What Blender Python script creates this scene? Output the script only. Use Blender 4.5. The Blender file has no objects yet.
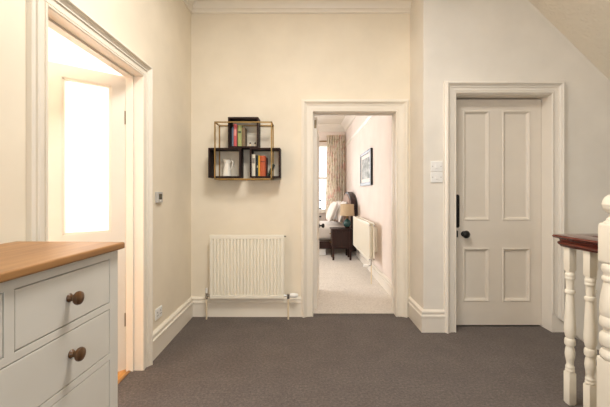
import bpy, bmesh, math, random
from mathutils import Vector, Matrix
random.seed(7)
C = bpy.context.scene.collection
PI = math.pi

# ------------------------------------------------------------------ materials
def new_mat(name):
    m = bpy.data.materials.new(name); m.use_nodes = True
    nt = m.node_tree; nt.nodes.clear()
    out = nt.nodes.new('ShaderNodeOutputMaterial')
    b = nt.nodes.new('ShaderNodeBsdfPrincipled')
    nt.links.new(b.outputs[0], out.inputs[0])
    return m, nt, b, out

def lin(c):
    return tuple(((v/255)/12.92 if v/255 <= .04045 else ((v/255+.055)/1.055)**2.4) for v in c) + (1,)

def tex_coord(nt, scale=(1,1,1)):
    tc = nt.nodes.new('ShaderNodeTexCoord'); mp = nt.nodes.new('ShaderNodeMapping')
    mp.inputs['Scale'].default_value = scale
    nt.links.new(tc.outputs['Object'], mp.inputs['Vector'])
    return mp.outputs[0]

def noise(nt, vec, scale, detail=4, rough=.55):
    n = nt.nodes.new('ShaderNodeTexNoise')
    n.inputs['Scale'].default_value = scale; n.inputs['Detail'].default_value = detail
    n.inputs['Roughness'].default_value = rough
    nt.links.new(vec, n.inputs['Vector'])
    return n.outputs['Fac']

def ramp(nt, fac, stops):
    r = nt.nodes.new('ShaderNodeValToRGB')
    els = r.color_ramp.elements
    while len(els) < len(stops): els.new(.5)
    for e, (p, c) in zip(els, stops): e.position = p; e.color = lin(c)
    nt.links.new(fac, r.inputs[0])
    return r.outputs[0]

def bump(nt, b, fac, strength, dist=.002):
    n = nt.nodes.new('ShaderNodeBump'); n.inputs['Strength'].default_value = strength
    n.inputs['Distance'].default_value = dist
    nt.links.new(fac, n.inputs['Height']); nt.links.new(n.outputs[0], b.inputs['Normal'])

def paint(name, col, rough=.6, var=4, nscale=3, bstr=.05, bscale=60):
    m, nt, b, _ = new_mat(name)
    v = tex_coord(nt)
    f = noise(nt, v, nscale, 3)
    lo = tuple(max(0, c-var) for c in col); hi = tuple(min(255, c+var) for c in col)
    nt.links.new(ramp(nt, f, [(.3, lo), (.7, hi)]), b.inputs['Base Color'])
    b.inputs['Roughness'].default_value = rough
    if bstr > .03: bump(nt, b, noise(nt, v, bscale, 2), bstr)
    return m

def carpet(name, dark, mid, light, scale=60):
    m, nt, b, _ = new_mat(name)
    v = tex_coord(nt)
    f1 = noise(nt, v, scale, 5, .85); f2 = noise(nt, v, 5, 3)
    mx = nt.nodes.new('ShaderNodeMix'); mx.data_type = 'FLOAT'
    mx.inputs[0].default_value = .15
    nt.links.new(f1, mx.inputs[2]); nt.links.new(f2, mx.inputs[3])
    nt.links.new(ramp(nt, mx.outputs[0], [(.3, dark), (.5, mid), (.7, light)]), b.inputs['Base Color'])
    b.inputs['Roughness'].default_value = .95
    b.inputs['Sheen Weight'].default_value = .15
    bump(nt, b, f1, .6, .004)
    return m

def wood(name, dark, light, rough=.4, stretch=(14, 1.2, 14), scale=3, coat=0.0):
    m, nt, b, _ = new_mat(name)
    v = tex_coord(nt, stretch)
    f = noise(nt, v, scale, 6, .6)
    nt.links.new(ramp(nt, f, [(.3, dark), (.7, light)]), b.inputs['Base Color'])
    b.inputs['Roughness'].default_value = rough
    b.inputs['Coat Weight'].default_value = coat
    bump(nt, b, f, .08, .001)
    return m

def metal(name, col, rough=.3):
    m, nt, b, _ = new_mat(name)
    b.inputs['Metallic'].default_value = 1
    v = tex_coord(nt); f = noise(nt, v, 40, 2)
    lo = tuple(max(0, c-8) for c in col)
    nt.links.new(ramp(nt, f, [(.3, lo), (.7, col)]), b.inputs['Base Color'])
    b.inputs['Roughness'].default_value = rough
    return m

M = {}
M['cream'] = paint('cream_wall_paint', (237, 227, 208), .75)
M['white_wall'] = paint('off_white_wall_paint', (232, 227, 218), .75)
M['pink_wall'] = paint('pale_bedroom_paint', (232, 220, 212), .8)
M['bright_wall'] = paint('white_room_paint', (246, 242, 234), .8)
M['gloss_cream'] = paint('cream_woodwork_gloss', (239, 232, 219), .35, 2, 4, .02)
M['gloss_white'] = paint('white_woodwork_gloss', (233, 227, 217), .35, 2, 4, .02)
M['door_white'] = paint('door_leaf_paint', (226, 218, 206), .4, 2, 4, .02)
M['ceiling'] = paint('ceiling_paint', (236, 230, 218), .8)
M['bal_white'] = paint('baluster_paint', (230, 222, 206), .4, 3, 6, .02)
M['rad_white'] = paint('radiator_enamel', (242, 237, 223), .3, 1, 4, .01)
M['plastic_white'] = paint('white_plastic', (240, 240, 238), .35, 1, 4, .0)
M['plastic_grey'] = paint('grey_plastic', (190, 188, 184), .4, 1, 4, .0)
M['dresser_paint'] = paint('dresser_grey_paint', (222, 219, 211), .45, 2, 5, .03)
M['black'] = paint('black_ironmongery', (16, 15, 15), .3, 3, 20, .02)
M['dark'] = paint('dark_gap', (30, 26, 24), .8, 2, 10, 0)
M['screen'] = paint('lcd_screen', (58, 54, 40), .2, 2, 30, 0)
M['carpet'] = carpet('taupe_carpet', (56, 48, 45), (88, 78, 73), (122, 111, 105))
M['carpet_beige'] = carpet('beige_carpet', (184, 177, 168), (212, 205, 196), (230, 224, 216), 40)
M['oak'] = wood('oak_top', (142, 98, 54), (172, 126, 76), .4, (16, 1.2, 16), 3)
M['oak_floor'] = wood('honey_floorboards', (180, 120, 50), (220, 165, 85), .35, (10, 1, 10), 3)
M['knob_wood'] = wood('knob_wood', (76, 50, 26), (106, 72, 40), .35, (20, 20, 6), 3)
M['mahogany'] = wood('mahogany', (66, 22, 13), (108, 44, 28), .22, (16, 2, 16), 3, .5)
M['wenge'] = wood('dark_shelf_wood', (32, 16, 12), (50, 27, 21), .6, (3, 16, 16), 4)
M['wenge'].node_tree.nodes['Principled BSDF'].inputs['Specular IOR Level'].default_value = .25
M['dark_wood'] = wood('dark_bedroom_wood', (28, 12, 8), (54, 26, 18), .45, (14, 14, 2), 3)
M['dark_wood'].node_tree.nodes['Principled BSDF'].inputs['Specular IOR Level'].default_value = .3
M['brass'] = metal('brushed_brass', (160, 132, 86), .45)
M['chrome'] = metal('chrome', (200, 200, 198), .2)
M['hinge'] = metal('aged_hinge', (150, 135, 110), .4)
M['ceramic'] = paint('white_ceramic', (240, 236, 226), .15, 1, 4, 0)
M['teal'] = paint('teal_glaze', (44, 74, 72), .15, 14, 20, 0)
M['shade'] = paint('lamp_linen', (190, 168, 138), .9, 6, 120, .1)
M['linen'] = paint('white_bed_linen', (238, 234, 230), .9, 2, 6, .15, 14)
M['upholstery'] = paint('headboard_fabric', (178, 152, 138), .9, 6, 100, .1)
M['pipe'] = paint('painted_pipe', (230, 214, 186), .4, 2, 5, 0)
M['paper'] = paint('book_pages', (226, 214, 190), .9, 6, 120, .1)

def curtain_mat():
    m, nt, b, _ = new_mat('floral_curtain')
    v = tex_coord(nt)
    f = noise(nt, v, 7, 3, .6); f2 = noise(nt, v, 15, 4, .6)
    a = ramp(nt, f, [(.52, (240, 232, 220)), (.62, (228, 200, 190))])
    c = ramp(nt, f2, [(.54, (255, 255, 255)), (.64, (206, 208, 180))])
    mx = nt.nodes.new('ShaderNodeMix'); mx.data_type = 'RGBA'; mx.blend_type = 'MULTIPLY'
    mx.inputs[0].default_value = .8
    nt.links.new(a, mx.inputs[6]); nt.links.new(c, mx.inputs[7])
    nt.links.new(mx.outputs[2], b.inputs['Base Color'])
    b.inputs['Roughness'].default_value = .95
    return m
M['curtain'] = curtain_mat()

def soffit_mat():
    m, nt, b, _ = new_mat('embossed_soffit_paper')
    v = tex_coord(nt)
    b.inputs['Base Color'].default_value = lin((230, 222, 206)); b.inputs['Roughness'].default_value = .8
    vo = nt.nodes.new('ShaderNodeTexVoronoi'); vo.feature = 'SMOOTH_F1'
    vo.inputs['Scale'].default_value = 22; nt.links.new(v, vo.inputs['Vector'])
    wv = nt.nodes.new('ShaderNodeMath'); wv.operation = 'SINE'
    ml = nt.nodes.new('ShaderNodeMath'); ml.operation = 'MULTIPLY'; ml.inputs[1].default_value = 14
    nt.links.new(vo.outputs['Distance'], ml.inputs[0]); nt.links.new(ml.outputs[0], wv.inputs[0])
    bump(nt, b, wv.outputs[0], .35, .004)
    return m
M['soffit'] = soffit_mat()

def frosted():
    m, nt, b, out = new_mat('obscured_door_glass')
    b.inputs['Base Color'].default_value = lin((250, 250, 248)); b.inputs['Roughness'].default_value = .35
    tr = nt.nodes.new('ShaderNodeBsdfTranslucent'); tr.inputs['Color'].default_value = (1, 1, 1, 1)
    mx = nt.nodes.new('ShaderNodeMixShader'); mx.inputs[0].default_value = .75
    bump(nt, b, noise(nt, tex_coord(nt), 90, 2), .3)
    nt.links.new(b.outputs[0], mx.inputs[1]); nt.links.new(tr.outputs[0], mx.inputs[2])
    nt.links.new(mx.outputs[0], out.inputs[0])
    return m
M['frosted'] = frosted()

def clear_glass():
    m, nt, b, out = new_mat('clear_window_glass')
    b.inputs['Roughness'].default_value = .02
    tr = nt.nodes.new('ShaderNodeBsdfTransparent')
    lw = nt.nodes.new('ShaderNodeFresnel'); lw.inputs[0].default_value = 1.45
    gl = nt.nodes.new('ShaderNodeBsdfGlossy'); gl.inputs['Roughness'].default_value = .02
    mx = nt.nodes.new('ShaderNodeMixShader')
    nt.links.new(lw.outputs[0], mx.inputs[0]); nt.links.new(tr.outputs[0], mx.inputs[1])
    nt.links.new(gl.outputs[0], mx.inputs[2]); nt.links.new(mx.outputs[0], out.inputs[0])
    return m
M['glass'] = clear_glass()

def print_mat():
    m, nt, b, _ = new_mat('framed_print')
    f = noise(nt, tex_coord(nt, (1, 3, 5)), 2.2, 5, .6)
    nt.links.new(ramp(nt, f, [(.36, (206, 208, 206)), (.5, (170, 174, 174)), (.66, (112, 118, 120))]), b.inputs['Base Color'])
    b.inputs['Roughness'].default_value = .7
    return m
M['print'] = print_mat()

_bk = {}
def book_mat(col):
    if col not in _bk:
        _bk[col] = paint('book_cloth_%d_%d_%d' % col, col, .55, 7, 40, .05)
    return _bk[col]

# ------------------------------------------------------------------ mesh helpers
class MB:
    def __init__(s): s.bm = bmesh.new()
    def box(s, x0, x1, y0, y1, z0, z1, bev=0, seg=2, mat=None):
        bm = bmesh.new()
        bmesh.ops.create_cube(bm, size=1)
        for v in bm.verts:
            v.co = Vector((x0 if v.co.x < 0 else x1, y0 if v.co.y < 0 else y1, z0 if v.co.z < 0 else z1))
        if bev:
            bmesh.ops.bevel(bm, geom=bm.edges[:], offset=bev, segments=seg, profile=.5, affect='EDGES')
        s._add(bm, mat); return s
    def _add(s, bm, mat=None):
        if mat is not None: bm.transform(mat)
        me = bpy.data.meshes.new('tmp'); bm.to_mesh(me); bm.free()
        s.bm.from_mesh(me); bpy.data.meshes.remove(me)
    def lathe(s, prof, at=(0, 0, 0), seg=32, mat=None):
        """prof = [(r,z)]; caps where r == 0"""
        bm = bmesh.new(); rings = []
        for r, z in prof:
            if r <= 1e-6: rings.append([bm.verts.new((0, 0, z))])
            else: rings.append([bm.verts.new((r*math.cos(2*PI*i/seg), r*math.sin(2*PI*i/seg), z)) for i in range(seg)])
        for a, b in zip(rings, rings[1:]):
            if len(a) == 1 and len(b) == 1: continue
            for i in range(seg):
                j = (i+1) % seg
                if len(a) == 1: bm.faces.new((a[0], b[i], b[j]))
                elif len(b) == 1: bm.faces.new((a[i], b[0], a[j]))
                else: bm.faces.new((a[i], b[i], b[j], a[j]))
        for r in (rings[0], rings[-1]):
            if len(r) > 2:
                try: bm.faces.new(r)
                except ValueError: pass
        bmesh.ops.recalc_face_normals(bm, faces=bm.faces[:])
        m = Matrix.Translation(at)
        if mat is not None: m = m @ mat
        s._add(bm, m); return s
    def tube(s, pts, r, seg=12):
        pts = [Vector(p) for p in pts]; bm = bmesh.new(); rings = []
        n = len(pts); up = None
        for i, p in enumerate(pts):
            d = (pts[min(i+1, n-1)] - pts[max(i-1, 0)]).normalized()
            if up is None: up = d.orthogonal().normalized()
            u = (up - d*up.dot(d)).normalized(); w = d.cross(u); up = u
            rr = r[i] if isinstance(r, (list, tuple)) else r
            rings.append([bm.verts.new(p + u*rr*math.cos(2*PI*k/seg) + w*rr*math.sin(2*PI*k/seg)) for k in range(seg)])
        for a, b in zip(rings, rings[1:]):
            for k in range(seg): bm.faces.new((a[k], b[k], b[(k+1) % seg], a[(k+1) % seg]))
        bm.faces.new(rings[0]); bm.faces.new(rings[-1])
        bmesh.ops.recalc_face_normals(bm, faces=bm.faces[:])
        s._add(bm); return s
    def prism(s, poly, f0, f1):
        """poly 2D; f0/f1 map (a,b)->3D for the two end caps"""
        bm = bmesh.new()
        A = [bm.verts.new(f0(*p)) for p in poly]; B = [bm.verts.new(f1(*p)) for p in poly]
        n = len(poly)
        for i in range(n): bm.faces.new((A[i], A[(i+1) % n], B[(i+1) % n], B[i]))
        bm.faces.new(A); bm.faces.new(B)
        bmesh.ops.recalc_face_normals(bm, faces=bm.faces[:])
        s._add(bm); return s
    def rings(s, rows, cap=True):
        """rows: list of closed loops of 3D points"""
        bm = bmesh.new(); R = [[bm.verts.new(p) for p in row] for row in rows]; n = len(R[0])
        for a, b in zip(R, R[1:]):
            for i in range(n): bm.faces.new((a[i], a[(i+1) % n], b[(i+1) % n], b[i]))
        if cap: bm.faces.new(R[0]); bm.faces.new(R[-1])
        bmesh.ops.recalc_face_normals(bm, faces=bm.faces[:])
        s._add(bm); return s
    def casing(s, a0, a1, H, prof, fn, z0=0, cut=None):
        """door casing: prof of (w outward, d projection); fn(a,z,d)->3D"""
        rows = []
        P = [lambda w: (a0-w, z0), lambda w: (a0-w, H+w), lambda w: (a1+w, H+w), lambda w: (a1+w, z0 if cut is None else cut(a1+w))]
        for g in P: rows.append([fn(g(w)[0], g(w)[1], d) for w, d in prof])
        return s.rings(rows)
    def run(s, path, prof):
        """mouldings: path 2D, prof of (d to the left of travel, z), mitred"""
        path = [Vector(p) for p in path]; rows = []; n = len(path)
        for i, p in enumerate(path):
            d0 = (path[i]-path[i-1]).normalized() if i else None
            d1 = (path[i+1]-path[i]).normalized() if i < n-1 else None
            n0 = Vector((-d0.y, d0.x)) if d0 else None; n1 = Vector((-d1.y, d1.x)) if d1 else None
            if n0 is None: m = n1
            elif n1 is None: m = n0
            else:
                m = (n0+n1); m = m / m.dot(n0)
            rows.append([(p.x+m.x*d, p.y+m.y*d, z) for d, z in prof])
        return s.rings(rows)
    def build(s, name, mat, parent=None, smooth=None):
        me = bpy.data.meshes.new(name); 
        bmesh.ops.recalc_face_normals(s.bm, faces=s.bm.faces[:])
        s.bm.to_mesh(me); s.bm.free()
        o = bpy.data.objects.new(name, me); C.objects.link(o)
        for mm in (mat if isinstance(mat, list) else [mat]): me.materials.append(mm)
        if smooth:
            for p in me.polygons: p.use_smooth = True
            me.set_sharp_from_angle(angle=math.radians(smooth))
        if parent: o.parent = parent
        return o

def tag(o, label=None, cat=None, group=None, kind=None):
    if label: o['label'] = label
    if cat: o['category'] = cat
    if group: o['group'] = group
    if kind: o['kind'] = kind
    return o
def empty(name, loc, rz=0):
    o = bpy.data.objects.new(name, None); C.objects.link(o); o.empty_display_size = .1
    o.location = loc; o.rotation_euler = (0, 0, rz); return o
def struct(o, label, cat): return tag(o, label, cat, kind='structure')
def copy_tree(o, parent=None):
    c = o.copy(); C.objects.link(c); c.parent = parent
    for ch in list(o.children): copy_tree(ch, c)
    return c

# ------------------------------------------------------------------ room shell
XL = -1.10       # left wall face
YB = 3.41        # back wall face
XR = 1.034        # side of the projecting block
YW = 3.03        # front of the projecting block
ZC = 3.12        # hall ceiling

# floors
b = MB().box(-1.175, 2.25, -2.5, 3.5, -.12, 0)
fl = MB()
fl.box(-1.175, 1.56, -2.5, YB+.03, -.12, 0); fl.box(1.56, 2.25, 1.96, YW+.13, -.12, 0); fl.box(1.56, 4.4, -2.5, -1.4, -.12, 0)
fl.box(.05, .93, YB+.02, YB+.075, -.12, 0); fl.box(1.2, 2.25, YW+.12, YW+.3, -.12, 0)
struct(fl.build('floor', M['carpet']), 'taupe carpeted landing floor', 'floor')
b.bm.free()
fb = MB().box(-2.9, 1.17, YB+.075, 8.7, -.12, .004)
struct(fb.build('floor_bedroom', M['carpet_beige']), 'pale beige carpet of the bedroom beyond the open doorway', 'floor')
fw = MB().box(-5.0, -1.175, -.1, 3.5, -.12, -.002)
struct(fw.build('floor_side_room', M['oak_floor']), 'honey coloured floorboards glimpsed through the left doorway', 'floor')
# walls
w = MB()
w.box(-1.25, XL, -2.5, 1.445, 0, ZC+.1); w.box(-1.25, XL, 2.405, YB+.15, 0, ZC+.1); w.box(-1.25, XL, 1.445, 2.405, 2.03, ZC+.1)
struct(w.build('wall_left', M['cream']), 'cream left wall pierced by the bright glazed doorway', 'wall')
w = MB()
w.box(XL, .065, YB, YB+.15, 0, ZC+.1); w.box(.918, XR, YB, YB+.15, 0, ZC+.1); w.box(.065, .918, YB, YB+.15, 2.015, ZC+.1)
struct(w.build('wall_back', M['cream']), 'cream back wall behind radiator and wall shelf', 'wall')
w = MB()
w.box(XR, XR+.14, YW, YB+.15, 0, ZC+.1)
w.box(XR+.14, 1.275, YW, YW+.2, 0, ZC+.1); w.box(2.165, 4.4, YW, YW+.2, -2.2, ZC+.1); w.box(1.275, 2.165, YW, YW+.2, 2.07, ZC+.1)
struct(w.build('wall_right', M['white_wall']), 'off-white projecting wall around the closed panelled door', 'wall')
struct(MB().box(1.17, 2.27, YW+.2, YW+.22, -.1, 2.3).build('wall_light_stop', M['dark']), 'dark panel added behind the closed panelled door to stop light leaking', 'wall')  # added to block leaking light; dark so the gap under the leaf reads shaded
struct(MB().box(-1.25, -.3, -2.65, -2.5, -2.2, ZC+.1).box(1.5, 4.4, -2.65, -2.5, -2.2, ZC+.1).box(-.3, 1.5, -2.65, -2.5, -2.2, .9).box(-.3, 1.5, -2.65, -2.5, 2.6, ZC+.1).build('wall_rear', M['white_wall']), 'off-white wall behind the viewer', 'wall')  # window-sized opening added only to let the rear fill in
struct(MB().box(4.4, 4.55, -2.65, YW+.2, -2.2, ZC+.1).build('wall_stair', M['white_wall']), 'off-white wall at the far side of the stairwell', 'wall')
struct(MB().box(-1.25, 4.55, -2.65, YB+.15, ZC+.1, ZC+.2).build('ceiling', M['ceiling']), 'pale landing ceiling', 'ceiling')
# stairwell below the floor
sw = MB(); sw.box(1.50, 1.56, -1.4, 1.9, -2.2, -.12); sw.box(1.56, 4.4, -1.46, -1.4, -2.2, -.12); sw.box(1.50, 4.4, -1.4, 3.03, -2.3, -2.2)
sw.box(1.50, 2.25, 1.90, 1.96, -2.2, -.12)
struct(sw.build('wall_stairwell', M['white_wall']), 'white stairwell lining below the landing', 'wall')
# bedroom shell
struct(MB().box(1.02, 1.17, YB+.15, 8.7, 0, 3.0).build('wall_bedroom_right', M['pink_wall']), 'pale pinkish bedroom wall with radiator and framed picture', 'wall')
w = MB(); WX0, WX1, WZ0, WZ1 = -.7, .80, .75, 2.38
w.box(-2.9, WX0, 8.55, 8.7, 0, 3.0); w.box(WX1, 1.02, 8.55, 8.7, 0, 3.0); w.box(WX0, WX1, 8.55, 8.7, 0, WZ0); w.box(WX0, WX1, 8.55, 8.7, WZ1, 3.0)
struct(w.build('wall_bedroom_far', M['pink_wall']), 'far bedroom wall with the bright window', 'wall')
struct(MB().box(-3.05, -2.9, YB+.15, 4.6, 0, 3.0).box(-3.05, -2.9, 6.6, 8.7, 0, 3.0).box(-3.05, -2.9, 4.6, 6.6, 0, .8).box(-3.05, -2.9, 4.6, 6.6, 2.4, 3.0).build('wall_bedroom_left', M['pink_wall']), 'bedroom wall hidden behind the open door', 'wall')  # opening added to let the side fill reach the bed
w = MB(); w.box(-2.9, -1.25, YB+.15, YB+.3, 0, 3.0)
struct(w.build('wall_bedroom_near', M['pink_wall']), 'bedroom wall on the landing side', 'wall')
struct(MB().box(-3.05, 1.17, YB+.15, 8.7, 2.86, 3.0).build('ceiling_bedroom', M['ceiling']), 'white bedroom ceiling', 'ceiling')
# left room shell
w = MB(); w.box(-5.15, -5.0, -.1, .3, 0, 3.0); w.box(-5.15, -5.0, 3.3, 3.56, 0, 3.0); w.box(-5.15, -5.0, .3, 3.3, 0, .5); w.box(-5.15, -5.0, .3, 3.3, 2.7, 3.0)
struct(w.build('wall_side_room_window', M['bright_wall']), 'white wall with the large side room window', 'wall')
struct(MB().box(-5.15, -1.25, 3.45, 3.56, 0, 3.0).build('wall_side_room_far', M['bright_wall']), 'white far wall of the bright side room', 'wall')
struct(MB().box(-5.15, -1.25, -.25, -.1, 0, 3.0).build('wall_side_room_near', M['bright_wall']), 'white near wall of the side room', 'wall')
struct(MB().box(-5.15, -1.25, -.25, 3.56, 2.9, 3.0).build('ceiling_side_room', M['bright_wall']), 'white ceiling of the bright side room', 'ceiling')

# soffit of the upper stair
sf = MB()
sl = lambda x: 2.857 - (x-1.955)*.99
sf.prism([(1.60, sl(1.60)), (4.4, sl(4.4)), (4.4, sl(4.4)+.14), (1.60, sl(1.60)+.14)], lambda a, c: (a, 1.7, c), lambda a, c: (a, YW, c))
struct(sf.build('ceiling_soffit', M['soffit']), 'sloping embossed paper soffit under the upper stairs', 'ceiling')

# stairs going down
st = empty('staircase', (2.25, 1.96, 0))
for k in range(7):
    x = k*.26
    o = MB().box(x, x+.285 if k else x+.275, .0, 1.07, -.185*(k+1)-.04, -.185*(k+1), .008).build('tread', M['carpet'], st)
    MB().box(x, x+.02, .0, 1.07, -.185*(k+1), -.185*k-.012).build('riser', M['carpet'], st)
struct(st, 'carpeted flight of stairs descending beyond the panelled door', 'stairs')

# ------------------------------------------------------------------ mouldings
ARCH = [(.004, -.003), (0, .0), (0, .012), (.004, .017), (.010, .018), (.014, .014), (.0145, .008), (.019, .008), (.0195, .014), (.048, .016), (.0485, .023), (.054, .023),
        (.060, .027), (.066, .034), (.0665, .028), (.0705, .028), (.071, .036), (.076, .042), (.083, .043), (.088, .039), (.0885, .030), (.096, .027), (.100, .022), (.100, .0), (.096, -.003)]
SK = [(0, 0), (.022, 0), (.022, .125), (.027, .130), (.027, .143), (.018, .147), (.016, .162), (.022, .170), (.020, .180), (.010, .188), (.006, .192), (0, .192)]
def sc_arch(wd): return [(a*wd/.1, d) for a, d in ARCH]

# left doorway: lining, stop, casing
t = MB().casing(1.485, 2.365, 1.99, sc_arch(.1), lambda a, z, d: (XL+d, a, z))
struct(t.build('trim_1', M['gloss_cream'], None, 30), 'cream moulded architrave around the bright left doorway', 'trim')
t = MB()
LN = lambda a, z, d: (XL-d, a, z)
t.casing(1.485, 2.365, 1.99, [(0, .0), (0, .05), (-.012, .05), (-.012, .098), (.032, .098), (.032, .15), (.04, .15), (.04, 0)], LN)
struct(t.build('trim_2', M['gloss_white']), 'cream door lining with stop in the left doorway', 'trim')
struct(MB().box(-1.185, -1.165, 1.485, 2.365, -.01, .006, .004).build('trim_3', M['oak']), 'wooden threshold strip of the left doorway', 'trim')
# back doorway
t = MB().casing(.09, .893, 1.99, sc_arch(.118), lambda a, z, d: (a, YB-d, z))
struct(t.build('trim_4', M['gloss_cream'], None, 30), 'cream moulded architrave around the open bedroom doorway', 'trim')
t = MB().casing(.09, .893, 1.99, [(0, 0), (0, .085), (-.012, .085), (-.012, .11), (0, .11), (0, .15), (.025, .15), (.025, 0)], lambda a, z, d: (a, YB+d, z))
lin_b = t.build('trim_5', M['gloss_white'])
struct(lin_b, 'white door lining of the open bedroom doorway', 'trim')
MB().box(.891, .8945, YB+.118, YB+.142, .88, 1.0, .001).build('strike_plate', M['hinge'], lin_b)
# right doorway
cutf = lambda x: .165-(x-2.138)*.80
t = MB().casing(1.313, 2.138, 2.060, sc_arch(.103), lambda a, z, d: (a, YW-d, z), 0, cutf)
struct(t.build('trim_6', M['gloss_white'], None, 30), 'off-white moulded architrave around the closed panelled door', 'trim')
t = MB().casing(1.31, 2.138, 2.053, [(0, 0), (0, .2), (.033, .2), (.033, 0)], lambda a, z, d: (a, YW+d, z))
struct(t.build('trim_7', M['gloss_white']), 'off-white lining of the closed panelled door', 'trim')
# sloping stair string board beside the right architrave
ss = MB().prism([(2.136, -.25), (2.136, cutf(2.136)-.003), (4.35, cutf(4.35)-.003), (4.35, cutf(4.35)-.42), (2.5, -.5)],
                lambda a, c: (a, YW-.014, c), lambda a, c: (a, YW, c))
ss.prism([(2.245, cutf(2.245)-.003), (4.35, cutf(4.35)-.003), (4.35, cutf(4.35)-.03), (2.245, cutf(2.245)-.03)], lambda a, c: (a, YW-.026, c), lambda a, c: (a, YW, c))
struct(ss.build('baseboard_stair', M['gloss_white']), 'off-white string board sloping down with the stairs', 'baseboard')

def skirt(name, path, mat, label, sc=1):
    return struct(MB().run(path, [(d, z*sc) for d, z in SK]).build(name, mat, None, 25), label, 'baseboard')
skirt('baseboard_left', [(-.027, YB), (XL, YB), (XL, 2.463)], M['gloss_cream'], 'tall cream moulded skirting along left and back walls')
skirt('baseboard_front', [(XL, 1.383), (XL, -2.5)], M['gloss_cream'], 'cream skirting behind the chest of drawers')
skirt('baseboard_right', [(1.213, YW), (XR, YW), (XR, YB)], M['gloss_white'], 'off-white skirting wrapping the projecting wall corner')
skirt('baseboard_bedroom', [(1.02, YB+.16), (1.02, 8.55)][::1], M['gloss_white'], 'white skirting along the bedroom wall under the radiator', .85)
CO = [(0, 2.945), (.010, 2.945), (.016, 2.955), (.010, 2.968), (.012, 2.982), (.022, 2.99), (.03, 3.02), (.05, 3.045), (.062, 3.05), (.062, 3.058), (.11, 3.075), (.14, 3.11), (.14, ZC+.1), (0, ZC+.1)]
struct(MB().run([(XR, YB), (XL, YB), (XL, -2.5)], CO).build('trim_8', M['gloss_cream'], None, 25), 'cream moulded cornice at the top of the walls', 'trim')
PR = [(0, 2.33), (.012, 2.335), (.02, 2.35), (.014, 2.365), (.022, 2.375), (.018, 2.385), (0, 2.385)]
struct(MB().run([(1.02, YB+.16), (1.02, 8.55)], PR).build('trim_9', M['gloss_white']), 'white picture rail on the bedroom wall', 'trim')
CB = [(0, 2.70), (.02, 2.705), (.03, 2.73), (.06, 2.78), (.11, 2.82), (.13, 2.84), (.13, 2.87), (0, 2.87)]
struct(MB().run([(1.02, YB+.16), (1.02, 8.55), (-2.9, 8.55)], CB).build('trim_10', M['gloss_white']), 'white coved cornice of the bedroom', 'trim')

# ------------------------------------------------------------------ doors
def panel_leaf(width, height, thick, cols, rows, mould=.022, depth=.012):
    """leaf in local x (0..width), y (0 = face towards viewer .. thick), z; recessed panels with ovolo + raised field"""
    mb = MB()
    xs = [0] + [v for c in cols for v in c] + [width]
    zs = [0] + [v for r in rows for v in r] + [height]
    for i in range(0, len(xs), 2): mb.box(xs[i], xs[i+1], 0, thick, 0, height)
    for (c0, c1) in cols:
        for j in range(0, len(zs), 2): mb.box(c0, c1, 0, thick, zs[j], zs[j+1])
    return mb
def panel_set(parent, cols, rows, thick, mat, mould=.028):
    for c0, c1 in cols:
        for r0, r1 in rows:
            m = MB().box(c0, c1, thick*.38, thick*.62, r0, r1)
            for side in (0, 1):
                prof = [(0, 0), (0, .004), (.004, .010), (.010, .012), (.013, .018), (mould, .020), (mould, .022)]
                prof = [(-.004, .0), (-.002, -.004), (.004, -.006), (.009, -.004), (.010, .004), (.017, .007), (.022, .013), (mould, .015), (mould, thick*.4), (-.004, thick*.4)]
                loops = []
                for x, z, sx, sz in ((c0, r0, 1, 1), (c1, r0, -1, 1), (c1, r1, -1, -1), (c0, r1, 1, -1)):
                    loops.append([(x+sx*wd, (d if side == 0 else thick-d), z+sz*wd) for wd, d in prof])
                loops.append(loops[0])
                m.rings(loops, cap=False)
            m.build('panel', mat, parent, 20)

# right closed door
d = empty('door_1', (1.313, 3.150, .012))
W, H, T = .822, 2.03, .042
cols = [(.118, .358), (.470, .725)]
cols = [(.122, .352), (.475, .720)]; rows = [(.215, .690), (.945, 1.925)]
panel_leaf(W, H, T, cols, rows).build('door_leaf', M['door_white'], d)
panel_set(d, cols, rows, T, M['door_white'])
fp = MB()
poly = []
for i in range(13):
    a = PI*i/12; poly.append((.067-.025*0+.017*math.cos(a), 1.155+.02*math.sin(a)))
for i in range(13):
    a = PI+PI*i/12; poly.append((.067+.017*math.cos(a), .895+.02*math.sin(a)))
fp.prism(poly, lambda a, c: (a, -.006, c), lambda a, c: (a, 0, c))
fp.prism([((x-.067)*.7+.067, (z-1.025)*.93+1.025) for x, z in poly], lambda a, c: (a, -.010, c), lambda a, c: (a, -.004, c))
o = fp.build('finger_plate', M['black'], d); tag(o, 'black rounded finger plate')
rx90 = Matrix.Rotation(PI/2, 4, 'X')   # z axis -> -y
kn = MB().lathe([(.0, 0), (.026, 0), (.026, .004), (.020, .007), (.009, .010), (.009, .026), (.02, .031), (.031, .041), (.034, .050), (.030, .059), (.018, .065), (0, .067)], (.125, 0, .820), 32, rx90)
o = kn.build('door_knob', M['black'], d, 40); tag(o, 'black round door knob')
kh = MB().box(.060, .072, -.004, 0, .790, .850, .002)
o = kh.build('keyhole_cover', M['black'], d); tag(o, 'black keyhole cover')
struct(d, 'closed off-white four-panel door with black knob', 'door')

# left glazed door, open into the side room: hinge at far jamb
ang = math.atan2(-.66, -.75)
d = empty('door_2', (-1.222, 2.395, .012), ang)
W, H, T = .80, 1.972, .04
gc = [(.095, .364), (.440, .705)]
gl_rows = [(.135, .83), (.93, 1.893)]
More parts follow.
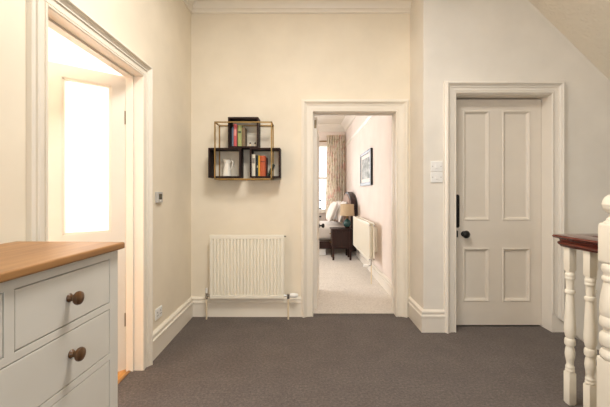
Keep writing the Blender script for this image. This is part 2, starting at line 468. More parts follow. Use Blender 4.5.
# local x runs from hinge to the free edge, local y = 0 face is on the room side
panel_leaf(W, H, T, gc, gl_rows).build('door_leaf', M['gloss_white'], d)
panel_set(d, gc, gl_rows[:1], T, M['gloss_white'])
for c0, c1 in gc:
    z0, z1 = gl_rows[1]
    g = MB().box(c0, c1, T*.42, T*.58, z0, z1).build('glass_panel', M['frosted'], d)
    gb = MB()
    for ya, yb in ((.004, T*.42), (T*.58, T-.004)):
        gb.box(c0, c0+.012, ya, yb, z0, z1); gb.box(c1-.012, c1, ya, yb, z0, z1)
        gb.box(c0, c1, ya, yb, z0, z0+.012); gb.box(c0, c1, ya, yb, z1-.012, z1)
    gb.build('glazing_bead', M['gloss_cream'], g)
for z in (1.65, .29):
    MB().lathe([(0, 0), (.007, 0), (.007, .09), (0, .09)], (-.004, T+.005, z), 12).box(-.006, .016, T, T+.003, z, z+.09).build('hinge', M['hinge'], d)
struct(d, 'open cream door with obscured glass panels in the left doorway', 'door')

# bedroom door, open into the bedroom
d = empty('door_3', (.094, 3.575, .016), PI/2-.075)
W, H, T = .76, 1.962, .038
cols = [(.11, .335), (.425, .65)]; rows = [(.2, .67), (.9, 1.85)]
mm = panel_leaf(W, H, T, cols, rows); mm.bm.transform(Matrix.Translation((0, -T, 0)))
mm.build('door_leaf', M['gloss_white'], d)
for c in cols:
    for r in rows: MB().box(c[0], c[1], -T*.65, -T*.35, r[0], r[1]).build('panel', M['gloss_white'], d)
kn = MB().lathe([(.0, 0), (.028, 0), (.026, .005), (.009, .009), (.009, .03), (.02, .034), (.027, .044), (.029, .052), (.024, .061), (.012, .066), (0, .067)], (.70, -T, .785), 24, rx90)
o = kn.build('door_knob', M['black'], d, 40); tag(o, 'black round door knob')
for z in (.905, 1.005, 1.105):
    o = MB().lathe([(0, 0), (.012, 0), (.012, .003), (.006, .006), (.006, .014), (.012, .018), (.012, .024), (0, .028)], (.715, -T, z-.01), 16, rx90).build('peg', M['black'], d, 40)
    tag(o, 'small black peg')
for z in (1.845, .25): MB().box(-.004, .002, -T+.006, -.006, z, z+.085, .001).build('hinge', M['gloss_white'] if z < 1 else M['hinge'], d)
struct(d, 'white bedroom door standing open, seen edge on', 'door')

# ------------------------------------------------------------------ windows
wn = MB()
def win(x0, x1, z0, z1, y, name, label):
    f = MB(); e = .05
    f.box(x0, x0+e, y, y+.07, z0, z1); f.box(x1-e, x1, y, y+.07, z0, z1); f.box(x0, x1, y, y+.07, z1-e, z1); f.box(x0, x1, y, y+.07, z0, z0+e)
    zm = (z0+z1)/2; f.box(x0, x1, y, y+.07, zm-.025, zm+.025)
    o = struct(f.build(name, M['gloss_white']), label, 'window')
    MB().box(x0+e, x1-e, y+.033, y+.037, z0+e, zm-.025).build('window_pane', M['glass'], o)
    MB().box(x0+e, x1-e, y+.033, y+.037, zm+.025, z1-e).build('window_pane', M['glass'], o)
    MB().box(x0-.05, x1+.05, y-.12, y, z0-.03, z0+.001, .006).build('window_sill', M['gloss_white'], o)
win(WX0, WX1, WZ0, WZ1, 8.58, 'window_1', 'bright sash window beside the floral curtain')
f = MB()
for y0, y1, z0, z1 in ((.3, .36, .5, 2.7), (3.24, 3.3, .5, 2.7), (.36, 3.24, .5, .56), (.36, 3.24, 2.64, 2.7), (1.30, 1.36, .56, 2.64), (2.24, 2.30, .56, 2.64)):
    f.box(-5.1, -5.03, y0, y1, z0, z1)
o = struct(f.build('window_2', M['gloss_white']), 'large bright window of the side room', 'window')
for y0, y1 in ((.36, 1.30), (1.36, 2.24), (2.30, 3.24)): MB().box(-5.067, -5.063, y0, y1, .56, 2.64).build('window_pane', M['glass'], o)

# ------------------------------------------------------------------ radiators
def radiator(name, L, Hh, dpt, panels, label, group=None):
    """local: x along 0..L, y = 0 front, + towards wall, z 0..Hh"""
    r = empty(name, (0, 0, 0))
    def panel(y0):
        mb = MB(); n = max(8, round(L/.0335)); m_ = .022; prof = []
        pitch = (L-2*m_)/n
        front = [(0, .006), (.006, 0), (m_, 0)]
        for i in range(n):
            x = m_+i*pitch
            front += [(x+pitch*.30, .0), (x+pitch*.40, .012), (x+pitch*.56, .016), (x+pitch*.70, .0)]
        front += [(L-.006, 0), (L, .006)]
        poly = front + [(L, .022), (0, .022)]
        z0, z1 = .032, Hh-.038
        mb.prism(poly, lambda a, c: (a, y0+c, z0), lambda a, c: (a, y0+c, z1))
        mb.box(0, L, y0, y0+.018, 0, z0+.002, .005); mb.box(0, L, y0, y0+.018, z1-.002, Hh, .005)
        return mb
    panel(0).build('front_panel', M['rad_white'], r)
    if panels > 1:
        mb = MB().box(0, L, dpt-.018, dpt, 0, Hh, .004); mb.build('rear_panel', M['rad_white'], r)
    mb = MB()
    n = int(L/.033)
    for i in range(n): 
        x = .05+i*(L-.1)/n; mb.box(x, x+.002, .018, max(.03, dpt-.018 if panels > 1 else dpt), .05, Hh-.05)
    mb.build('convector_fins', M['rad_white'], r)
    if panels == 1:
        
        for x in (.1, L-.13): MB().box(x, x+.03, .018, .1, .06, Hh-.06).build('wall_bracket', M['rad_white'], r)
    tag(r, label, 'radiator', group)
    return r
# landing radiator
RX0, RX1 = -.895, -.187
r = radiator('radiator', RX1-RX0, .606, .05, 1, 'white ribbed panel radiator under the wall shelf on the back wall')
r.location = (RX0, YB-.10, .198)
L = RX1-RX0
o = MB().lathe([(0, -.012), (.006, -.012), (.006, .012), (0, .012)], (L+.006, .010, .59), 12, Matrix.Rotation(PI/2, 4, 'Y')).build('bleed_valve', M['chrome'], r); tag(o, 'small metal bleed valve')
v = MB().tube([(-.002, .012, .03), (-.03, .012, .03)], .011); v.lathe([(0, -.03), (.013, -.03), (.013, .02), (.009, .024), (.009, .065), (0, .068)], (-.03, .012, .03), 16)
o = v.build('lockshield_valve', M['chrome'], r, 40); tag(o, 'chrome valve')
MB().lathe([(0, 0), (.010, 0), (.011, .006), (.010, .045), (0, .047)], (-.03, .012, .055), 16).build('valve_cap', M['plastic_white'], o, 40)
v = MB().tube([(L, .012, .03), (L+.045, .012, .03)], .010); v.lathe([(0, -.03), (.013, -.03), (.014, .012), (0, .014)], (L+.038, .012, .03), 16)
o = v.build('thermostatic_valve', M['chrome'], r, 40); tag(o, 'chrome thermostatic valve')
MB().lathe([(0, 0), (.016, 0), (.022, .008), (.023, .045), (.018, .07), (.012, .078), (0, .079)], (L+.052, .012, .03), 20, Matrix.Rotation(PI/2, 4, 'Y')).build('valve_head', M['plastic_white'], o, 40)
for x in (-.03, L+.038):
    MB().tube([(x, .012, .005), (x, .012, -.196)], .0085).build('pipe', M['pipe'], r, 40)
# bedroom radiator (runs along the wall, front faces -x)
r = radiator('radiator', 1.47, .505, .078, 2, 'white double panel radiator on the bedroom wall beside the dark bedside cabinet')
r.rotation_euler = (0, 0, -PI/2); r.location = (.852, 6.08, .297)
L = 1.47
for z in (.03, .475):
    o = MB().lathe([(0, 0), (.012, 0), (.012, .02), (0, .022)], (L, .066, z), 12, Matrix.Rotation(PI/2, 4, 'Y')).build('end_plug', M['chrome'], r, 40); tag(o, 'metal end plug')
    o = MB().lathe([(0, 0), (.009, 0), (.009, .014), (0, .016)], (L, .010, z), 12, Matrix.Rotation(PI/2, 4, 'Y')).build('end_plug', M['chrome'], r, 40); tag(o, 'metal end plug')
o = MB().tube([(L+.02, .03, .03), (L+.02, .03, -.04), (L-.02, .0, -.06)], .010).build('thermostatic_valve', M['chrome'], r, 40); tag(o, 'metal thermostatic valve')
MB().lathe([(0, 0), (.018, 0), (.024, .008), (.024, .05), (.018, .066), (0, .068)], (L-.02, .0, -.06), 18, Matrix.Rotation(PI/2, 4, 'X')).build('valve_head', M['plastic_white'], o, 40)
MB().tube([(L+.02, .03, -.03), (L+.02, .03, -.292)], .008).build('pipe', M['pipe'], r, 40)
for x in (.25, L-.28): MB().box(x, x+.03, .078, .166, .08, .42).build('wall_bracket', M['rad_white'], r)

# ------------------------------------------------------------------ switches, thermostat, socket
def switch(z, label):
    s = empty('light_switch', (1.146, YW, z))
    MB().box(-.052, .052, -.010, 0, -.0455, .0455, .004, 3).build('faceplate', M['plastic_white'], s)
    m = MB(); m.box(-.012, .012, -.015, -.008, -.018, .018, .002); o = m.build('rocker', M['plastic_white'], s)
    for x in (-.036, .036):
        o = MB().lathe([(0, 0), (.0045, 0), (.0045, .002), (0, .0022)], (x, -.0095, 0), 12, rx90).build('screw', M['plastic_grey'], s); tag(o, 'grey screw')
    tag(s, label, 'light switch', 'switches beside the panelled door')
switch(1.430, 'white square light switch, upper one of the pair beside the panelled door')
switch(1.336, 'white square light switch, lower one of the pair beside the panelled door')
t = empty('thermostat', (XL-.002, 2.636, 1.168))
MB().box(0, .024, -.050, .038, -.040, .040, .004, 3).build('casing', M['plastic_grey'], t)
o = MB().box(.022, .0255, -.034, .022, -.016, .026, .001).build('screen', M['screen'], t); tag(o, 'dark display')
MB().box(.022, .027, -.016, .004, -.031, -.023, .001).build('button', M['plastic_white'], t)
tag(t, 'small pale grey thermostat with dark display on left wall', 'thermostat')
s = empty('power_socket', (XL, 2.636, .298))
MB().box(0, .010, -.056, .056, -.041, .041, .004, 3).build('faceplate', M['plastic_white'], s)
for y in (-.028, .028):
    m = MB(); m.box(.0095, .0108, y-.003, y+.003, .004, .016); m.box(.0095, .0108, y-.013, y-.005, -.014, -.009); m.box(.0095, .0108, y+.005, y+.013, -.014, -.009)
    o = m.build('socket_hole', M['dark'], s); tag(o, 'dark pin holes')
    MB().box(.0095, .0135, y+.010, y+.020, .018, .032, .001).build('rocker', M['plastic_white'], s)
tag(s, 'white double power socket low on the left wall above the skirting', 'power socket')

# ------------------------------------------------------------------ wall shelf and its contents
SY0, SY1 = 3.247, YB
sh = empty('wall_shelf', (-.56, YB, 1.335))
def rel(mb, o): mb.bm.transform(Matrix.Translation(-Vector(o.location))); return mb
def cube_shelf(x0, x1, z0, z1):
    t = .014; m = MB()
    m.box(x0, x0+t, SY0, SY1, z0, z1); m.box(x1-t, x1, SY0, SY1, z0, z1)
    m.box(x0+t, x1-t, SY0, SY1, z0, z0+t); m.box(x0+t, x1-t, SY0, SY1, z1-t, z1)
    return rel(m, sh).build('box_shelf', M['wenge'], sh)
cube_shelf(-.706, -.424, 1.621, 1.905)
cube_shelf(-.889, -.588, 1.343, 1.6195)
cube_shelf(-.503, -.221, 1.343, 1.6195)
fx0, fx1, fz0, fz1, fy0, r_ = -.822, -.300, 1.329, 1.854, 3.230, .0055
m = MB()
def bar(a, c): 
    m.box(min(a[0], c[0])-r_, max(a[0], c[0])+r_, min(a[1], c[1])-r_, max(a[1], c[1])+r_, min(a[2], c[2])-r_, max(a[2], c[2])+r_)
for y in (fy0, SY1-r_):
    bar((fx0, y, fz0), (fx1, y, fz0)); bar((fx0, y, fz1), (fx1, y, fz1)); bar((fx0, y, fz0), (fx0, y, fz1)); bar((fx1, y, fz0), (fx1, y, fz1))
for x in (fx0, fx1):
    for z in (fz0, fz1): bar((x, fy0, z), (x, SY1-r_, z))
rel(m, sh).build('brass_frame', M['brass'], sh)
tag(sh, 'dark wood three-box wall shelf held in a brass cube frame', 'shelf')

def book(x0, x1, z0, h, dep, col, label, group, rot=0, back=SY1-.004, round_spine=False, spot=None):
    """a hard-cover book standing with its spine to the room"""
    wd = x1-x0; b = empty('book', (x0, back-dep, z0), 0); b.rotation_euler = (0, rot, 0)
    m = MB(); t = min(.0022, wd*.16)
    m.box(0, t, 0, dep, 0, h); m.box(wd-t, wd, 0, dep, 0, h)
    n = 8; bulge = .006 if round_spine else .003
    pl = [(wd*i/n, -bulge*math.sin(PI*i/n)) for i in range(n+1)] + [(wd, t), (0, t)]
    m.prism(pl, lambda a, c: (a, c, 0), lambda a, c: (a, c, h))
    m.build('cover', book_mat(col), b)
    MB().box(t, wd-t, t, dep-.004, .003, h-.004).build('pages', M['paper'], b)
    if spot:
        c2, zz, hh = spot
        q = MB(); n = 6
        pl = [(wd*(.12+.76*i/n), -.0006-bulge*math.sin(PI*(.12+.76*i/n))) for i in range(n+1)] + [(wd*.88, .0), (wd*.12, .0)]
        q.prism(pl, lambda a, c: (a, c, zz), lambda a, c: (a, c, zz+hh)); o = q.build('spine_label', book_mat(c2), b)
        tag(o, 'contrasting band on spine')
    tag(b, label, 'book', group)
zt = 1.635; G1 = 'books in the top box of the wall shelf'
book(-.691, -.676, zt, .170, .12, (26, 26, 34), 'near-black book at the left end of the top box of the wall shelf', G1)
book(-.675, -.660, zt, .187, .12, (110, 128, 150), 'slate blue book between the black and pink books in top box', G1)
book(-.658, -.630, zt, .210, .13, (196, 84, 88), 'pink-red book, tallest in the top box of the wall shelf', G1, spot=((225, 150, 140), .10, .06))
book(-.629, -.621, zt, .170, .12, (92, 34, 34), 'thin dark red book beside the green book in top box', G1)
book(-.620, -.584, zt, .197, .13, (158, 166, 108), 'pale green book in the top box of the wall shelf', G1, spot=((70, 76, 52), .125, .02))
book(-.582, -.552, zt, .178, .13, (120, 100, 72), 'brown patterned book at the right end of the row in top box', G1)
zb = 1.357; G2 = 'books in the lower right box of the wall shelf'
book(-.4885, -.456, zb, .205, .13, (226, 218, 200), 'white book at the left end of the lower right box', G2, spot=((150, 140, 130), .12, .05))
book(-.455, -.443, zb, .198, .13, (32, 38, 38), 'black book standing next to the white book', G2)
book(-.442, -.429, zb, .196, .13, (46, 62, 62), 'dark teal book between the black and yellow books', G2, spot=((200, 190, 160), .08, .02))
book(-.428, -.413, zb, .196, .13, (216, 172, 62), 'thin yellow book beside the orange book', G2)
book(-.412, -.361, zb, .190, .13, (182, 86, 44), 'thick orange book in the lower right box', G2, round_spine=True, spot=((120, 50, 28), .13, .012))
book(-.360, -.352, zb, .180, .12, (84, 28, 22), 'thin dark red book right of the thick orange book', G2)
book(-.350, -.336, zb+.0070, .125, .12, (58, 70, 58), 'dark green book leaning in the lower right box', G2, rot=.47)
# jug
j = empty('jug', (-.732, 3.325, 1.357))
prof = [(0, 0), (.040, 0), (.043, .004), (.042, .012), (.036, .055), (.029, .095), (.0255, .118), (.0265, .128), (.032, .152), (.0335, .157), (.0305, .157), (.025, .134), (.0225, .118), (.026, .095), (.033, .055), (.038, .010), (0, .008)]
m = MB().lathe(prof, (0, 0, 0), 32)
for v in m.bm.verts:      # pull the lip out to a spout on the left
    if v.co.z > .115 and v.co.x < 0:
        k = (v.co.z-.115)/.042; c = max(0, -v.co.x/(math.hypot(v.co.x, v.co.y)+1e-6)); v.co.x -= .012*k*c**4; v.co.z += .006*k*c**4
m.build('body', M['ceramic'], j, 40)
MB().tube([(.024, 0, .128), (.040, 0, .146), (.054, 0, .146), (.057, 0, .130), (.052, 0, .105), (.043, 0, .08), (.036, 0, .066), (.030, 0, .064)], [.0062, .0062, .0062, .006, .0055, .005, .0045, .0045], 10).build('handle', M['ceramic'], j, 60)
tag(j, 'white ceramic jug in the lower left box of the wall shelf', 'jug')
# two little ornaments
def orn(x, label):
    o = empty('ornament', (x, 3.31, zt))
    MB().lathe([(0, 0), (.012, 0), (.013, .006), (.010, .014), (.006, .020), (.008, .025), (.010, .029), (0, .030)], (0, 0, 0), 16).build('body', M['pipe'], o, 50)
    m = MB(); m.lathe([(0, 0), (.008, .003), (.009, .008), (.006, .013), (0, .015)], (0, 0, .029), 16); q = m.build('head', M['wenge'], o, 50); tag(q, 'dark top')
    tag(o, label, 'ornament', 'small ornaments in the top box')
orn(-.508, 'tiny pale ornament with dark top, nearest the brown book in the top box')
orn(-.462, 'tiny pale ornament with dark top, furthest right in the top box')

# ------------------------------------------------------------------ chest of drawers
ch = empty('chest_of_drawers', (-.634, 1.2425, 0), -math.radians(2.5))
LL, DD = .95, .40
m = MB().box(-DD, 0, -LL, 0, 1.0037, 1.027, .006, 3); m.build('oak_top', M['oak'], ch)
FX = -.020
DR = [(.832, .974, (-.428, -.062)), (.832, .974, (-.868, -.460)), (.660, .806, (-.868, -.062)), (.440, .634, (-.868, -.062)), (.180, .414, (-.868, -.062))]
m = MB()
m.box(-DD+.015, FX, -LL+.012, -LL+.034, .0, 1.0037); m.box(-DD+.015, FX-.022, -.034, -.012, .0, 1.0037)   # ends
m.box(FX-.022, FX, -.059, -.012, .0, 1.0037, .002); m.box(FX-.022, FX, -LL+.012, -.871, .0, 1.0037, .002) # stiles
for z0, z1 in ((.977, 1.0037), (.809, .829), (.637, .657), (.417, .437), (.10, .177)): m.box(FX-.022, FX, -.871, -.059, z0, z1)
m.box(FX-.022, FX, -.457, -.431, .829, .977)
m.box(-DD+.015, -DD+.023, -LL+.034, -.034, .05, 1.0037); m.box(-DD+.02, FX-.03, -LL+.034, -.034, .10, .115)
m.build('carcass', M['dresser_paint'], ch)
kp = [(0, 0), (.0115, 0), (.0125, .003), (.0095, .007), (.0085, .013), (.013, .019), (.0180, .023), (.0195, .028), (.0180, .033), (.011, .0365), (0, .0375)]
ry90 = Matrix.Rotation(PI/2, 4, 'Y')
for z0, z1, (y0, y1) in DR:
    dr = MB().box(FX-.02, FX-.0005, y0, y1, z0, z1, .002).build('drawer', M['dresser_paint'], ch)
    MB().box(-DD+.04, FX-.02, y0+.006, y1-.006, z0+.008, z1-.02).build('drawer_box', M['dark'], dr)
    ks = [-.252 if y1 > -.1 else -.664] if y1-y0 < .5 else [-.245, -.672]
    for y in ks:
        o = MB().lathe(kp, (FX-.001, y, (z0+z1)/2+(.008 if y1-y0 > .5 else 0)), 28, ry90).build('knob', M['knob_wood'], dr, 40); tag(o, 'turned brown wooden knob')
tag(ch, 'grey-white painted chest of drawers with oak top and wooden knobs', 'chest of drawers')

# ------------------------------------------------------------------ balustrade
BX, BY = 1.512, 1.990
bl = empty('balustrade', (BX, BY, 0), math.radians(3))
def square_block(mb, h, z0, z1, ch=.006):
    mb.rings([[(sx*s, sy*s, z) for sx, sy in ((-1, -1), (1, -1), (1, 1), (-1, 1))] for s, z in ((h-ch*1.0, z0), (h, z0+ch*1.6), (h, z1-ch*1.6), (h-ch, z1))])
def baluster(x, y, parent):
    m = MB(); h = .0205
    square_block(m, h, .754, .905); square_block(m, h, .0, .190)
    m.lathe([(0, .182), (.0185, .184), (.0225, .190), (.0235, .197), (.0205, .203), (.0215, .209), (.0225, .214), (.0195, .220), (.0165, .228), (.018, .242), (.0225, .268), (.0245, .288),
             (.0225, .312), (.0185, .328), (.0175, .333), (.025, .337), (.0268, .345), (.0268, .362), (.025, .372), (.0185, .376), (.022, .384), (.0265, .405), (.0285, .425), (.0278, .45),
             (.0245, .52), (.021, .59), (.0188, .624), (.0188, .628), (.024, .631), (.0265, .640), (.024, .649), (.0188, .652), (.0185, .66), (.0195, .70), (.0205, .708),
             (.024, .712), (.0252, .719), (.0225, .725), (.0235, .730), (.0252, .737), (.0225, .744), (.0200, .748), (.0205, .756), (0, .757)], (0, 0, 0), 28)
    o = m.build('baluster', M['bal_white'], parent, 35); o.location = (x, y, 0)
    return o
first = baluster(0, 0, bl)
def more(x, y):
    o = first.copy(); C.objects.link(o); o.parent = bl; o.location = (x, y, 0)
more(0, -.132)
for k in range(1, 6): more(.13*k, 0)
# newel post
nx, ny = -.017, -.290
m = MB(); h = .050
def rnd_block(mb, h, z0, z1, rr):
    bmx = MB().box(-h, h, -h, h, z0, z1, rr, 4); me = bpy.data.meshes.new('t'); bmx.bm.to_mesh(me); bmx.bm.free(); mb.bm.from_mesh(me); bpy.data.meshes.remove(me)
rnd_block(m, h, .853, 1.055, .018); rnd_block(m, h+.002, 0, .395, .012)
m.lathe([(0, .385), (.050, .388), (.058, .398), (.060, .41), (.056, .428), (.048, .437), (.047, .448), (.056, .456), (.060, .466), (.060, .500), (.056, .512), (.046, .52), (.044, .532), (.050, .542), (.058, .55),
         (.060, .560), (.060, .582), (.056, .594), (.054, .600), (.058, .612), (.060, .635), (.058, .672), (.053, .71), (.048, .742), (.045, .765), (.050, .771), (.052, .781), (.050, .791), (.044, .797), (.044, .808), (.050, .818), (.053, .832), (.050, .846), (.046, .853), (.04, .86), (0, .862)], (0, 0, 0), 40)
m.lathe([(0, 1.045), (.046, 1.047), (.044, 1.058), (.034, 1.066), (.034, 1.073), (.026, 1.080), (.020, 1.090), (.019, 1.098), (.026, 1.102), (.040, 1.112), (.048, 1.128), (.0495, 1.139), (.051, 1.142), (.051, 1.148), (.0495, 1.151), (.048, 1.162), (.040, 1.178), (.026, 1.190), (.010, 1.196), (0, 1.197)], (0, 0, 0), 40)
o = m.build('newel_post', M['bal_white'], bl, 35); o.location = (nx, ny, 0)
# moulded handrail, mitred at the corner
HR = [(-.030, .893), (.030, .893), (.034, .902), (.040, .908), (.042, .918), (.033, .926), (.036, .935), (.054, .942), (.060, .951), (.055, .959), (.038, .964), (.020, .9655), (0, .966)]
HR = HR + [(-d, z) for d, z in HR[::-1] if d > 0 and z > .894]
HR = [(d, z+.0) for d, z in HR]
m = MB().run([(nx*.0, ny+.03), (0, 0), (.78, 0)], HR)
o = m.build('handrail', M['mahogany'], bl, 30); tag(o, 'polished dark red mahogany handrail')
tag(bl, 'cream painted turned balustrade with newel post and mahogany handrail', 'balustrade')

# ------------------------------------------------------------------ bedroom
bed = empty('bed', (0, 7.3, .004))
def rb(mb): return rel(mb, bed)
# headboard: arched, upholstered front facing -x
Y0, Y1 = 6.60, 7.98
def arch_poly(y0, y1, zs, zp, z0, n=20):
    p = [(y0, z0), (y0, zs)]
    for i in range(1, n): 
        a = i/n; p.append((y0+(y1-y0)*a, zs+(zp-zs)*math.sin(PI*a)**.62))
    return p + [(y1, zs), (y1, z0)]
m = MB().prism(arch_poly(Y0, Y1, .96, 1.225, .1), lambda a, c: (.89, a, c), lambda a, c: (.985, a, c))
rb(m).build('headboard', M['dark_wood'], bed, 30)
m = MB().prism(arch_poly(Y0+.07, Y1-.07, .95, 1.18, .5), lambda a, c: (.872, a, c), lambda a, c: (.892, a, c))
o = rb(m).build('headboard_pad', M['upholstery'], bed, 30); tag(o, 'dusky pink-brown padded headboard panel')
m = MB().box(-1.15, .89, 6.69, 6.73, .13, .275, .004); m.box(-1.15, .89, 7.85, 7.89, .13, .275, .004); m.box(-1.2, -1.14, 6.62, 7.96, .0, .6, .01)
for x in (.80, -1.1):
    for y in (6.695, 7.82): m.box(x, x+.07, y, y+.06, .0, .2)
rb(m).build('bed_frame', M['dark_wood'], bed)
def soft(x0, x1, y0, y1, z0, z1, bev, amp, seed, sub=2):
    """rounded soft box with gentle wrinkles"""
    mb = MB(); bm = bmesh.new(); bmesh.ops.create_cube(bm, size=1)
    bmesh.ops.subdivide_edges(bm, edges=bm.edges[:], cuts=10, use_grid_fill=True)
    rnd = random.Random(seed); ph = [rnd.uniform(0, 6) for _ in range(6)]
    for v in bm.verts:
        x, y, z = v.co*2
        p = 5
        n = (abs(x)**p+abs(y)**p+abs(z)**p)**(1/p); k = max(abs(x), abs(y), abs(z))
        q = Vector((x, y, z))*(k/n)
        q.z += amp*(math.sin(q.x*7+ph[0]+q.y*3)+math.sin(q.y*9+ph[1]))*.5
        q.y += amp*math.sin(q.x*11+ph[2])*.4
        v.co = Vector(((x0+x1)/2+q.x*(x1-x0)/2, (y0+y1)/2+q.y*(y1-y0)/2, (z0+z1)/2+q.z*(z1-z0)/2))
    mb._add(bm); return mb
m = soft(-1.03, .865, 6.76, 7.82, .27, .60, .05, .0, 1); rb(m).build('mattress', M['linen'], bed, 60)
tag(bed, 'dark wooden double bed with arched padded headboard', 'bed')
m = soft(-1.13, .36, 6.60, 7.97, .255, .665, .05, .05, 3)
bmesh.ops.delete(m.bm, geom=[f for f in (m.bm.normal_update() or m.bm.faces) if (f.calc_center_median().z < .33 and abs(f.normal.z) > .6) or (f.calc_center_median().x > .12 and f.normal.x > .2)], context='FACES')
bmesh.ops.solidify(m.bm, geom=m.bm.faces[:], thickness=.02)
o = m.build('duvet', M['linen'], None, 60)
tag(o, 'white duvet spread over the dark wooden bed', 'duvet', None)
def pillow(x, y, z, w, h, t, tilt, label):
    bm = bmesh.new(); bmesh.ops.create_cube(bm, size=1)
    bmesh.ops.subdivide_edges(bm, edges=bm.edges[:], cuts=9, use_grid_fill=True)
    for v in bm.verts:
        a, b_, c = v.co.x*2, v.co.y*2, v.co.z*2
        e = (1-abs(b_)**3.2)**.55*(1-abs(c)**3.2)**.55 if abs(b_) < 1 and abs(c) < 1 else 0
        pin = 1-.06*(1-abs(c))*(abs(b_) > .8) 
        v.co = Vector((a*t/2*(.08+.92*e), b_*w/2*(1-.05*(1-c*c)), c*h/2*(1-.07*(1-b_*b_))))
    mb = MB(); mb._add(bm, Matrix.Translation((x, y, z)) @ Matrix.Rotation(tilt, 4, 'Y'))
    o = mb.build('pillow', M['linen'], None, 60)
    tag(o, label, 'pillow', 'pillows on the bed')
pillow(.555, 6.98, .832, .60, .42, .16, .40, 'plump white pillow nearest the doorway, leaning in front of another')
pillow(.745, 6.99, .838, .60, .42, .14, .34, 'white pillow against the headboard, behind the nearest pillow')
pillow(.70, 7.58, .838, .54, .42, .16, .36, 'white pillow on the window side of the bed')
# box under the bed
sb = empty('storage_box', (.15, 6.95, .004))
MB().box(-.35, .27, -.2, .2, 0, .125, .006).build('body', M['plastic_white'], sb)
MB().box(-.36, .28, -.21, .21, .115, .145, .006).build('lid', M['plastic_white'], sb)
tag(sb, 'white storage box on the carpet under the bed', 'storage box')
# bedside cabinet
ns = empty('bedside_cabinet', (.675, 6.38, .004))
m = MB().box(-.195, .19, -.175, .175, .535, .556, .004); m.build('top', M['dark_wood'], ns)
m = MB().box(-.165, .165, -.15, .15, .215, .535); m.build('body', M['dark_wood'], ns)
m = MB().box(-.13, .13, -.160, -.15, .245, .505, .004); m.build('side_panel', M['dark_wood'], ns)
for z0, z1 in ((.385, .525), (.230, .375)):
    dr = MB().box(-.182, -.165, -.13, .13, z0, z1, .003).build('drawer', M['dark_wood'], ns)
    o = MB().lathe([(0, 0), (.006, 0), (.006, .012), (.012, .018), (.010, .025), (0, .027)], (-.181, 0, (z0+z1)/2), 14, Matrix.Rotation(-PI/2, 4, 'Y')).build('knob', M['brass'], dr, 40); tag(o, 'small brass knob')
for x in (-.175, .130):
    for y in (-.165, .12):
        MB().rings([[(x+a*.045, y+c*.045, z) for a, c in ((0, 0), (1, 0), (1, 1), (0, 1))] if z > .1 else [(x+.006+a*.033, y+.006+c*.033, z) for a, c in ((0, 0), (1, 0), (1, 1), (0, 1))] for z in (0, .22, .535)]).build('leg', M['dark_wood'], ns)
tag(ns, 'dark wooden bedside cabinet on legs beside the bed', 'bedside cabinet')
# lamp
lp = empty('table_lamp', (.792, 6.42, .560))
MB().lathe([(0, 0), (.048, 0), (.05, .008), (.04, .014), (0, .014)], (0, 0, 0), 24).build('foot', M['dark_wood'], lp, 40)
MB().lathe([(0, .012), (.03, .012), (.056, .03), (.072, .065), (.071, .10), (.055, .135), (.024, .158), (.018, .175), (0, .176)], (0, 0, 0), 32).build('base', M['teal'], lp, 50)
m = MB().lathe([(0, .17), (.010, .17), (.010, .27), (0, .27)], (0, 0, 0), 12); o = m.build('stem', M['brass'], lp, 40)
m = MB().lathe([(.132, .228), (.122, .435), (.119, .435), (.129, .228), (.132, .228)], (0, 0, 0), 40); m.tube([(-.121, 0, .425), (.121, 0, .425)], .002, 6); m.tube([(0, 0, .26), (0, 0, .425)], .004, 6)
o = m.build('lamp_shade', M['shade'], lp, 40); tag(o, 'beige linen drum shade')
tag(lp, 'table lamp with teal base and beige drum shade on bedside cabinet', 'lamp')
# picture
pc = empty('picture', (1.02, 5.67, 1.32))
m = MB(); a = .49
for y0, y1, z0, z1 in ((-a, -a+.065, 0, .55), (a-.065, a, 0, .55), (-a+.065, a-.065, 0, .05), (-a+.065, a-.065, .50, .55)): m.box(-.036, -.002, y0, y1, z0, z1, .003)
o = m.build('frame', M['black'], pc); tag(o, 'black picture frame')
o = MB().box(-.022, -.002, -a+.055, a-.055, .04, .51).build('mount', M['linen'], pc)
o = MB().box(-.024, -.021, -a+.14, a-.14, .11, .44).build('print', M['print'], pc); tag(o, 'faded grey print')
tag(pc, 'black framed picture on the pale bedroom wall', 'picture')
# curtain on pole
cu = empty('curtain', (.76, 8.37, .05))
m = MB(); rows_f = []; nx_ = 90; pts = []
bm = bmesh.new(); grid = []
for k in range(25):
    z = 2.54*k/24; row = []
    for i in range(nx_+1):
        u = i/nx_; x = -.235+.47*u; x *= 1+.08*math.cos(z*1.3)
        y = .035*math.sin(u*2*PI*7.5)*(1-.25*math.sin(z*2+u*3))+.01*math.sin(u*9+z*2)
        row.append(bm.verts.new((x, y, z)))
    grid.append(row)
for a_, c_ in zip(grid, grid[1:]):
    for i in range(nx_): bm.faces.new((a_[i], a_[i+1], c_[i+1], c_[i]))
bmesh.ops.solidify(bm, geom=bm.faces[:], thickness=.004)
m._add(bm); m.build('curtain_fabric', M['curtain'], cu, 60)
tag(cu, 'cream floral curtain hanging beside the bright bedroom window', 'curtain')
cp = empty('curtain_pole', (.1, 8.46, 2.45))
MB().tube([(-.95, 0, 0), (.86, 0, 0)], .014).build('pole', M['brass'], cp, 40)
MB().box(.80, .83, -.01, .09, -.02, .02).build('bracket', M['brass'], cp); MB().box(-.85, -.82, -.01, .09, -.02, .02).build('bracket', M['brass'], cp)
tag(cp, 'slim curtain pole above the bedroom window', 'curtain pole')

# ------------------------------------------------------------------ light
def area(name, loc, rot, sx, sy, power, col=(1, 1, 1)):
    l = bpy.data.lights.new(name, 'AREA'); l.shape = 'RECTANGLE'; l.size = sx; l.size_y = sy; l.energy = power; l.color = col
    o = bpy.data.objects.new(name, l); C.objects.link(o); o.location = loc; o.rotation_euler = rot; return o
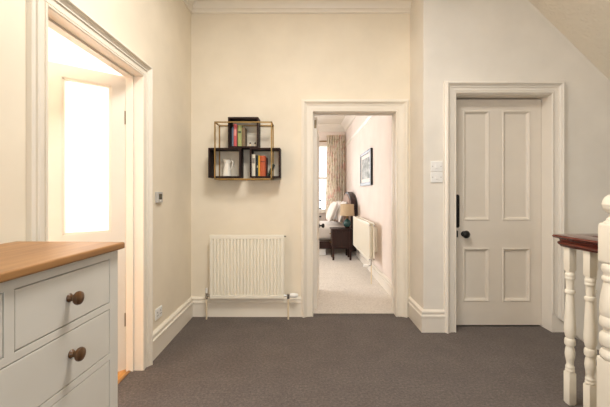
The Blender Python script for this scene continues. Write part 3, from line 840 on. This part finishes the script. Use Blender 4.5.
# daylight outside the side room window (facing +x)
area('daylight_side_room', (-5.25, 1.8, 1.6), (0, -PI/2, 0), 2.2, 3.0, 360, (1, 1, 1))
# daylight outside the bedroom window, plus an added side fill
area('daylight_bedroom', (.05, 8.85, 1.6), (-PI/2, 0, 0), 1.5, 1.6, 28, (1, .98, .96))
area('fill_bedroom_side', (-3.2, 5.6, 1.6), (0, -PI/2, 0), 1.6, 2.0, 82, (1, .97, .94))  # fill outside an invented opening, added to brighten the near bedside
# unseen ceiling light added as ambient fill for the landing
l = bpy.data.lights.new('landing_ceiling_fill', 'AREA'); l.shape = 'DISK'; l.size = .7; l.energy = 56; l.color = (1, .945, .87)
o = bpy.data.objects.new('landing_ceiling_fill', l); C.objects.link(o); o.location = (.1, 1.5, 3.1)
# fill light added outside an invented opening behind the viewer
area('fill_rear', (.6, -2.8, 1.75), (PI/2, 0, 0), 1.8, 1.7, 30, (1, .97, .93))

w = bpy.data.worlds.new('World'); bpy.context.scene.world = w; w.use_nodes = True
bg = w.node_tree.nodes['Background']; bg.inputs[0].default_value = (.86, .93, 1, 1); bg.inputs[1].default_value = 2.2

# ------------------------------------------------------------------ camera and view
cam = bpy.data.cameras.new('camera'); co = bpy.data.objects.new('camera', cam); C.objects.link(co)
co.location = (0, 0, 1.2); co.rotation_euler = (PI/2, 0, 0)
cam.sensor_fit = 'HORIZONTAL'; cam.sensor_width = 36; cam.lens = 36*350/610
cam.shift_x = 1/610; cam.shift_y = -10.5/610; cam.clip_start = .02
sc = bpy.context.scene; sc.camera = co
vs = sc.view_settings; vs.view_transform = 'Standard'; vs.look = 'None'; vs.gamma = 1; vs.exposure = 0; vs.use_curve_mapping = False
sc.cycles.use_denoising = True; sc.cycles.denoising_prefilter = 'ACCURATE'; sc.cycles.denoising_input_passes = 'RGB_ALBEDO_NORMAL'
sc.cycles.max_bounces = 12; sc.cycles.diffuse_bounces = 8
sc.cycles.sample_clamp_indirect = 3
sc.cycles.use_adaptive_sampling = False
sc.cycles.use_light_tree = True
sc.cycles.use_guiding = True
